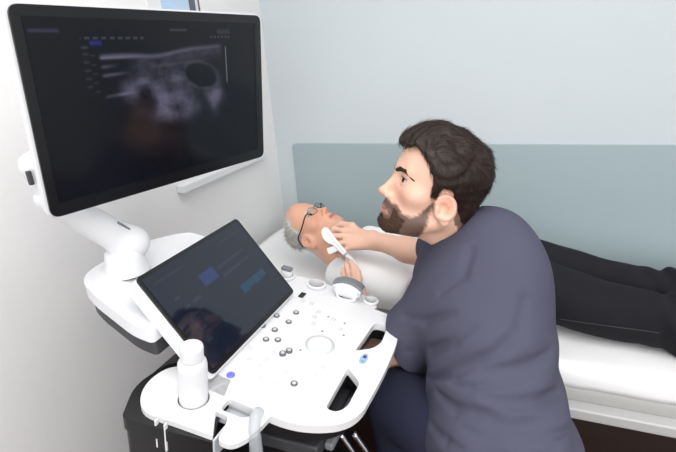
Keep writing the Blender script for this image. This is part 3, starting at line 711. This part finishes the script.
# fine strands lying over the hair
def strands(name, field, seedpts, length, m, parent, n, r, lift, tofn, flow):
    me = seedpts.data; V = np.empty(len(me.vertices)*3, np.float32); me.vertices.foreach_get('co', V); V = V.reshape(-1, 3)
    N = np.empty(len(me.vertices)*3, np.float32); me.vertex_normals.foreach_get('vector', N); N = N.reshape(-1, 3)
    R = np.random.default_rng(4); idx = R.choice(len(V), n); VV = []; FF = []
    for i in idx:
        p = V[i]; nn = N[i]; fl = flow(p); t = fl-nn*float(fl@nn); t = t/(np.linalg.norm(t)+1e-9)+R.normal(size=3)*.16; L = length*R.uniform(.5, 1.2)
        sd = np.cross(t, nn); b0 = len(VV)
        for k in range(4):
            a = k/3; q = p-nn*.001+t*L*a+nn*(lift*math.sin(a*2.6)); w_ = r*(1-.75*a)
            VV += [q+sd*w_, q-sd*w_*.5+nn*w_*.87, q-sd*w_*.5-nn*w_*.87]
            if k: FF += [(b0+3*k-3+e, b0+3*k-3+(e+1) % 3, b0+3*k+(e+1) % 3, b0+3*k+e) for e in range(3)]
    me = bpy.data.meshes.new(name); me.from_pydata(VV, [], FF); return tag(link(name, me, m, parent), kind='stuff')
def flow_doc(p):
    q = ((p-HC)@HA.T)/HS; x, y, z = q
    if z > .07: v = np.array([.35*np.sign(x+.02)*abs(x)*8-.25, -.9, -.1+.6*(y > .04)])
    elif z > .0: v = np.array([0, -.55, -.8])
    else: v = np.array([0, -.15, -1.])
    return (v@HA).astype(np.float32)
strands('hair_strand', None, hr_o, .018, M['hair'], person, 9000, .00035, .0024, None, flow_doc)
strands('beard_strand', None, bo, .006, M['beard'], person, 3000, .00026, .0012, None, lambda p: (np.array([0, -.2, -1.])@HA).astype(np.float32))
# eyebrows
BR = [(.011, .097*.45, .0125), (.025, .094*.45, .0180), (.041, .082*.45, .0185), (.055, .064*.45, .0060)]
def xz(Q): return Q*np.array([1, .45, 1], np.float32)
def brow(s_, name, tq, scale, c, m, parent, th=.0014, w=.0040):
    def f(P):
        Q = tq(P); Q = Q.copy(); Q[:, 0] *= s_; r = chain(xz(Q), BR, [w*.95, w*1.15, w*1.0, w*.6], .003)
        return smax(head_sdf(Q)-th-.0006*sines(Q, 14, 700, 5), r, .0015)*scale
    return sdf_obj(name, f, c-.13, c+.13, .0018, m, parent, relax=0)
def eyeset(hA, Hl, Hf, Hu, s, parent, m_i, gaze=(0, 0), scale=1.0):
    c = np.array(hA((s*.032, .0715, -.001))); g = nrm(Hf+gaze[0]*Hl+gaze[1]*Hu); a = nrm(np.cross(g, Hu)); b = np.cross(g, a)
    f = lambda q: tuple(c+scale*(q[0]*a+q[1]*b+q[2]*g))
    e = lathe('eye', [(.0134*math.sin(t), -.0134*math.cos(t)) for t in np.linspace(0, math.pi, 18)], M['eyewhite'], parent, X=f, n=24)
    lathe('iris', [(0, .0138), (.0025, .01375), (.0068, .0120), (.0068, .0105)], m_i, e, X=f, n=24)
    lash = [(s*(.0335+.0148*math.cos(t_)), .0885-.0085*math.cos(t_)**2-.004*(math.cos(t_) > 0)*math.cos(t_), -.0005+.0056*math.sin(t_)) for t_ in np.linspace(.45, math.pi-.3, 9)]
    tube('eyelash', [hA(q) for q in lash], .0008, M['hair'], e, n=6)
for s in (1, -1):
    brow(s, 'eyebrow', toQ, HS, HC, M['brow'], person, .0012, .0040); eyeset(h2w, Hl, Hf, Hu, s, person, M['iris'], (.16, .06), HS)
# tunic
def tunic0(P):
    d = ellR(P, SL*.5+SR*.5-uu*.09-uf*.015, (.180, .125, .155), TA3)
    d = smin(d, ellR(P, C7-uu*.055+uf*.005, (.125, .085, .07), TA3), .07)
    d = smin(d, ellR(P, PV+uu*.26+uf*.01, (.155, .138, .20), TA3), .08)
    d = smin(d, ellR(P, PV+uu*.02+uf*.01, (.185, .155, .19), TA3), .08)
    d = smin(d, cone(P, SR, SR*.45+ER*.55, .064, .066), .05)
    d = smin(d, ellR(P, C7-uu*.15-uf*.022+ul*.02, (.14, .095, .13), TA3), .05)
    ax = nrm(EL-SL); ca = SL+(EL-SL)*.80
    s = smin(cone(P, SL, SL*.5+ca*.5, .068, .074), cone(P, SL*.5+ca*.5, ca+ax*.06, .074, .084), .02)
    cn = nrm(ax+np.array([-.35, 0, .25])); s = smax(s, (P-ca.astype(np.float32))@cn.astype(np.float32), .006)
    return smin(d, s, .03)
def hit(f, x, y):
    """where the sight line through a measured spot meets a surface"""
    r = (x-338)/FPX*RGT-(y-226)/FPX*UPV+FWD; r = r/np.linalg.norm(r); p = EYE+r*.6
    for _ in range(80):
        v = float(f(p[None].astype(np.float32))[0]); p = p+r*v*.8
        if abs(v) < 3e-4: return p, r
        if v > .5: break
    return None
CL = [([(428, 379), (452, 373), (480, 361), (508, 347), (528, 338)], .013, .016), ([(562, 392), (538, 401), (508, 403), (482, 396)], .011, .02),
      ([(580, 409), (548, 423), (516, 428), (488, 421), (470, 408)], .012, .02), ([(462, 428), (486, 441), (520, 449), (556, 446)], .011, .018), ([(552, 352), (530, 366), (500, 372), (474, 374)], .009, .02),
      ([(436, 393), (452, 408), (474, 415), (496, 413)], .010, .018), ([(408, 352), (428, 351), (452, 342), (474, 326)], .009, .022), ([(402, 316), (424, 322), (452, 314)], .008, .022),
      ([(430, 425), (445, 440), (462, 450)], .010, .018), ([(450, 384), (470, 388), (500, 384), (530, 378)], .007, .018), ([(526, 300), (520, 330), (500, 345)], .006, .03), ([(470, 250), (462, 275), (440, 292)], .005, .03), ([(572, 428), (550, 438), (530, 436)], .009, .015)]
CREASES = []
for pts, r, k in CL:
    q = [h for h in (hit(tunic0, *p) for p in pts) if h]
    if len(q) > 1: CREASES.append(([p-dr*r*.55 for p, dr in q], [r*.55]+[r]*(len(q)-2)+[r*.5], k*.6))
def tunic(P):
    d = tunic0(P)
    for pts, rs, k in CREASES: d = smax(d, -chain(P, pts, rs, .01), k)
    w = np.clip(((PV+uu*.32-P)@uu.astype(np.float32))/.12, 0, 1)
    q = P@TA3.T.astype(np.float32)
    d = d-.0026*w*np.sin(q[:, 2]*62+2.2*np.sin(q[:, 0]*13)+q[:, 1]*26+1.5*np.sin(q[:, 1]*17))-.0011*sines(P, 77, 30, 7)
    nk = ellR(P, C7+uf*.080+uu*.035, (.062, .080, .065), TA3)
    hd = head_sdf_fast(P)
    return smax(smax(d, -nk, .008), -hd, .006)
def head_sdf_fast(P):
    nb = h2w((0, -.030, -.045)); nt = C7+uf*.055-uu*.02
    return np.minimum(cone(P, nb, nt, .061, .066), ell(toQ(P), (0, .03, -.04), (.065, .085, .09))*HS)
tun = sdf_obj('tunic', tunic, (-.50, .62, .50), (.36, 1.50, 1.42), .0045, M['tunic'], person)
def collar(P):
    nb = h2w((0, -.030, -.045)); c0 = C7+uf*.045-uu*.012; n_ = nrm(nb-c0)
    d = cone(P, c0-n_*.03, c0+n_*.05, .080, .070); ins = cone(P, c0-n_*.06, c0+n_*.09, .075, .064)
    d = smax(d, -ins, .004); q = (P-c0.astype(np.float32)); h = q@n_.astype(np.float32); fr = q@uf.astype(np.float32)
    d = smax(d, h-.004+fr*.30, .004); d = smax(d, -h-.03, .004)
    return smax(smax(d, fr-.060, .003), -fr-.005, .003)
sdf_obj('collar', collar, C7-.16, C7+.16, .003, M['tunic'], person)
# trousers: thighs forward under the console, shins down
HL, HR_ = PV+ul*.09-uu*.03, PV-ul*.09-uu*.03
KL, KR = at(398, 400, 1.16), np.array([-.26, 1.06, .70]); FL, FR = np.array([-.20, .86, .07]), np.array([-.20, 1.08, .07])
print('KL', KL)
def trousers(P):
    d = ellR(P, PV-uu*.05, (.175, .135, .13), TA3)
    for a, b, c in ((HL, KL, FL), (HR_, KR, FR)):
        d = smin(d, cone(P, a, b, .092, .075), .04); d = smin(d, cone(P, b, c+np.array([0, 0, .04]), .073, .058), .02)
    return d-.003*sines(P, 12, 30, 7)
sdf_obj('trousers', trousers, (-.48, .60, .06), (.36, 1.30, .90), .007, M['trousers'], person)
for k, F0 in enumerate((FL, FR)):
    def shoe(P, F0=F0):
        d = cone(P, F0+np.array([.02, 0, -.025]), F0+np.array([-.17, 0, -.036]), .045, .038); d = smin(d, cone(P, F0+np.array([.02, 0, -.02]), F0+np.array([.01, 0, .06]), .042, .045), .03)
        return smax(d, -(P[:, 2]-.003), .004)
    sdf_obj('shoe', shoe, F0-np.array([.24, .07, .075]), F0+np.array([.09, .07, .12]), .005, M['black'], person)
# ---------------------------------------------------------------- the patient
PS = .94; Pf = nrm((.33, -.05, .94)); Pu = nrm((-.94, .02, .33)); Pl = nrm(np.cross(Pu, Pf)); Pu = np.cross(Pf, Pl)
Pf = nrm(Pf); EAR = ony(305, 243, 1.43)
PC = EAR-PS*(-.078*Pl-.016*Pf-.020*Pu)
PA = np.stack([Pl, Pf, Pu]).astype(np.float32)
def p2w(p): return PC+PS*(p[0]*Pl+p[1]*Pf+p[2]*Pu)
def toQ2(P): return ((P-PC.astype(np.float32))@PA.T)/PS
YS = 1.50
PSR, PSL = np.array([-.585, 1.36, .868]), np.array([-.585, 1.66, .868])
PER, PWR = np.array([-.32, 1.325, .845]), np.array([-.17, 1.38, .92])
PEL, PWL = np.array([-.32, 1.70, .86]), np.array([-.17, 1.63, .93])
YL = (1.372, 1.515)
HIP = [np.array([-.01, y, .862]) for y in (1.43, 1.60)]; KNE = [np.array([.40, YL[0], .826]), np.array([.40, YL[1], .834])]; ANK = [np.array([.80, YL[0]+.03, .800]), np.array([.80, YL[1]+.03, .800])]
def patient_body(P):
    d = head_sdf(toQ2(P))*PS
    d = smin(d, cone(P, p2w((0, -.02, -.05)), (-.62, YS, .865), .060, .068), .03)
    d = smin(d, ell(toQ2(P), (0, .035, -.095), (.045, .040, .030))*PS, .03)
    d = smin(d, ell(P, (-.42, YS, .845), (.22, .155, .075)), .06)
    d = smin(d, ell(P, (-.12, YS, .845), (.20, .145, .070)), .06)
    for a, b, c in ((PSR, PER, PWR), (PSL, PEL, PWL)):
        d = smin(d, cone(P, a, b, .048, .040), .03); d = smin(d, cone(P, b, c, .040, .028), .015)
        e = nrm(c-b); d = smin(d, ell(P, c+e*.05, (.055, .038, .018)), .02)
        s = 1 if c[1] > YS else -1
        for k in range(4): q = c+e*.085+np.array([0, (-.026+.017*k), -.002]); d = smin(d, chain(P, [q, q+np.array([.035, 0, -.006]), q+np.array([.062, 0, -.018])], [.0088, .0082, .007]), .004)
        d = smin(d, chain(P, [c+e*.03, c+e*.05+np.array([0, -s*.040, .002]), c+e*.085+np.array([0, -s*.050, -.004])], [.013, .010, .008]), .008)
    for a, b, c in zip(HIP, KNE, ANK):
        d = smin(d, cone(P, a, b, .070, .045), .03); d = smin(d, cone(P, b, c, .045, .032), .02)
    return d
def pat_col(P):
    Q = toQ2(P); c = face_colour(Q, SKIN2, lin((190, 110, 104)))
    return mixc(c, .6*sm(-.030, .012, grey_field(Q)+.004*sines(Q, 43, 500, 6)), lin((205, 196, 190)))
def grey_field(Q):
    y = Q[:, 1]; hl = np.interp(y, [-.10, -.07, -.045, -.030, -.012, .004, .010, .022, .045, .06], [-.105, -.100, -.085, -.050, .010, .014, .006, .045, .080, .13])
    return Q[:, 2]-hl+.002*sines(Q, 41, 240)-.03*np.clip((.045-np.abs(Q[:, 0]))/.045, 0, 1)*(y > .02)
pt = sdf_obj('person', patient_body, (-.97, 1.22, .72), (.95, 1.82, 1.20), .003, M['skin2'], None, pat_col)
tag(pt, 'older patient with silver hair and glasses lying face up on the white couch', 'person')
def grey_hair(P):
    Q = toQ2(P); b = grey_field(Q); d = smin(head_sdf(Q), ell(Q, (0, -.050, -.065), (.056, .040, .055)), .02)*PS
    th = np.interp(Q[:, 2], [-.08, -.02, .06, .11], [.004, .007, .007, .004])+.0014*np.sin(Q[:, 1]*300+Q[:, 2]*420+2*np.sin(Q[:, 0]*120))+.0010*sines(Q, 45, 420, 6)
    th = th*np.clip(b/.012, -.5, 1)
    x = np.abs(Q[:, 0]); ear = np.sqrt(((Q[:, 1]+.014)/.022)**2+((Q[:, 2]+.020)/.034)**2)
    return smax(smax(d-th, -b*.7, .004), (1.0-ear)*.02*(x > .06), .003)
gh = sdf_obj('hair', grey_hair, PC-.16, PC+.16, .0026, M['greyhair'], pt, relax=0, one=True)
strands('hair_strand', None, gh, .020, M['greyhair'], pt, 2600, .0004, .002, None, lambda p: (np.array([0, -.75, -.6])@PA).astype(np.float32))
for s in (1, -1):
    brow(s, 'eyebrow', toQ2, PS, PC, M['greyhair'], pt, .0016, .0034); eyeset(p2w, Pl, Pf, Pu, s, pt, M['iris'], (0, 0), PS)
# glasses
rim = lambda s: [(s*.033+.024*math.cos(a), .103-.008*abs(math.cos(a))*(math.cos(a)*s > 0), -.003+.018*math.sin(a)) for a in np.linspace(0, 2*math.pi, 25)]
gl = tube('glasses', [p2w((-.010, .106, .004)), p2w((0, .108, .007)), p2w((.010, .106, .004))], .0013, M['frame'], pt)
for s in (1, -1):
    r_ = rim(s); tube('rim', [p2w(q) for q in r_], .0009, M['frame'], gl, smooth_path=False, n=8)
    tube('temple', [p2w((s*.057, .096, .004)), p2w((s*.070, .088, .006)), p2w((s*.0785, .040, .006)), p2w((s*.0815, -.006, .010)), p2w((s*.080, -.022, .002)), p2w((s*.079, -.036, -.016))], .0023, M['frame'], gl, n=8)
    bm = bmesh.new(); bm.faces.new([bm.verts.new(p2w(q)) for q in r_[:-1]]); lo_ = from_bm('lens', bm, M['lens'], gl); lo_.modifiers.new('t', 'SOLIDIFY').thickness = .001
# white shirt
def shirt(P):
    d = ell(P, (-.43, YS, .850), (.235, .185, .092)); d = smin(d, ell(P, (-.14, YS, .850), (.23, .175, .092)), .08)
    d = smin(d, cone(P, PSR+np.array([.02, .03, .005]), PSL+np.array([.02, -.03, .005]), .068, .068), .05)
    for a, b in ((PSR, PER), (PSL, PEL)):
        e = nrm(b-a); s = smin(cone(P, a, a*.3+b*.7, .060, .064), cone(P, a*.6+b*.4, b, .060, .055), .02)
        s = smax(s, (P-(a*.12+b*.88).astype(np.float32))@e.astype(np.float32), .006); d = smin(d, s, .035)
    d = d-.0028*np.sin(P[:, 0]*48+P[:, 1]*30+2*np.sin(P[:, 1]*22)+1.5*np.sin(P[:, 0]*19))-.0016*sines(P, 51, 38, 8)
    nk = cone(P, p2w((0, -.01, -.05)), (-.59, YS, .885), .064, .070)
    return smax(smax(d, -nk, .008), -(P[:, 2]-.757), .004)
sh = sdf_obj('shirt', shirt, (-.78, 1.20, .74), (.16, 1.85, 1.05), .005, M['shirt'], pt)
# black jeans
def jeans(P):
    d = ell(P, (-.03, YS+.02, .852), (.15, .165, .092))
    legs = None
    for i, (a, b, c) in enumerate(zip(HIP, KNE, ANK)):
        L = smin(cone(P, a, b, .094, .072), cone(P, b, c, .074, .060), .03)
        q = P[:, 0]; kn = np.exp(-((q-b[0]-.01)/.07)**2)
        L = L-.0085*kn*np.sin(q*105+P[:, 1]*28+P[:, 2]*40)-.004*np.sin(q*24+P[:, 2]*26+2*i+1.5*np.sin(P[:, 1]*15))-.009*np.exp(-((q-b[0]-.02)/.035)**2)-.0014*sines(P, 61+i, 40, 7)
        legs = L if legs is None else smin(legs, L, .012)
    d = smin(d, legs, .04); d = smax(d, P[:, 0]-.79, .005)
    return smax(d, -(P[:, 2]-.7575), .006)
jn = sdf_obj('jeans', jeans, (-.22, 1.27, .74), (.83, 1.78, 1.0), .005, M['jeans'], pt)
# stitched seam on the near leg
M['thread'] = mat('grey_thread', (66, 62, 63), .8)
def on_surface(f, p, d, n=60):
    p = np.array(p, float); d = nrm(d); 
    for _ in range(n): p = p+d*max(float(f(p[None].astype(np.float32))[0]), -.02)*.8
    return p
seam = [on_surface(jeans, (x, 1.15, .90), (0, 1, -.40)) for x in np.linspace(.09, .33, 24)]
tube('seam', seam, .0011, M['thread'], jn, smooth_path=False, n=6)
for i, (c, y) in enumerate(zip(ANK, YL)):
    def shoe2(P, c=c):
        d = cone(P, c+np.array([.05, 0, -.012]), c+np.array([.085, 0, .14]), .044, .036); d = smin(d, cone(P, c, c+np.array([.05, 0, 0]), .040, .044), .02); return smax(d, -(P[:, 2]-.758), .003)
    sdf_obj('shoe', shoe2, c-np.array([.06, .07, .07]), c+np.array([.15, .07, .2]), .005, M['black'], pt)
# pillow-like folded paper under the head comes with the couch; probe in the man's right hand
hp = empty('ultrasound_probe', at(330, 247, 1.60), "white fan-shaped probe held against the patient's neck by the man in the tunic", 'ultrasound probe')
def fan(P):
    a = at(331, 250, 1.60); b = at(325, 226, 1.56); c = at(343, 243, 1.53)
    return None
HPc = at(335, 242, 1.55); hx = nrm(at(343, 250, 1.54)-at(322, 226, 1.575)); hn = nrm(EYE-HPc); hy = nrm(np.cross(hn, hx)); hn = np.cross(hx, hy)
def HX(q): return tuple(HPc+q[0]*hx+q[1]*hy+q[2]*hn)
plate('probe_body', rpoly([(-.060, .006), (-.056, -.010), (-.035, -.022), (-.012, -.020), (.010, -.009), (.055, -.008), (.055, .008), (.0, .009), (-.048, .013)], [.012, .012, .014, .014, .01, .004, .004, .01, .012]), -.011, .011, M['white_plastic'], hp, (), HX, bevel=.007, seg=4)
plate('probe_seam', [(-.045, -.001), (.055, -.002), (.055, .0), (-.045, .001)], .0105, .0114, M['lightgrey'], hp, (), HX, bevel=0)
tipc = at(334, 249, 1.545); tx = nrm(at(337, 250, 1.585)-at(324, 255, 1.585)); tn = nrm(EYE-tipc); ty = nrm(np.cross(tn, tx))
plate('probe_tip', rpoly([(-.022, -.010), (.022, -.010), (.022, .010), (-.022, .010)], .005), -.022, .006, M['white_plastic'], hp, (), lambda q: tuple(tipc+q[0]*tx+q[1]*ty+q[2]*tn), bevel=.004)
o = tube('probe_cable', [HX((.06, 0, 0)), at(354, 262, 1.47), at(360, 274, 1.41), at(364, 285, 1.375), at(364, 296, 1.37), at(360, 310, 1.38), at(356, 328, 1.40)], [.0075, .0055, .005, .005, .005, .005, .005], M['white_plastic'])
tag(o, "white cable running from the held probe down past the man's raised fingers", 'cable')
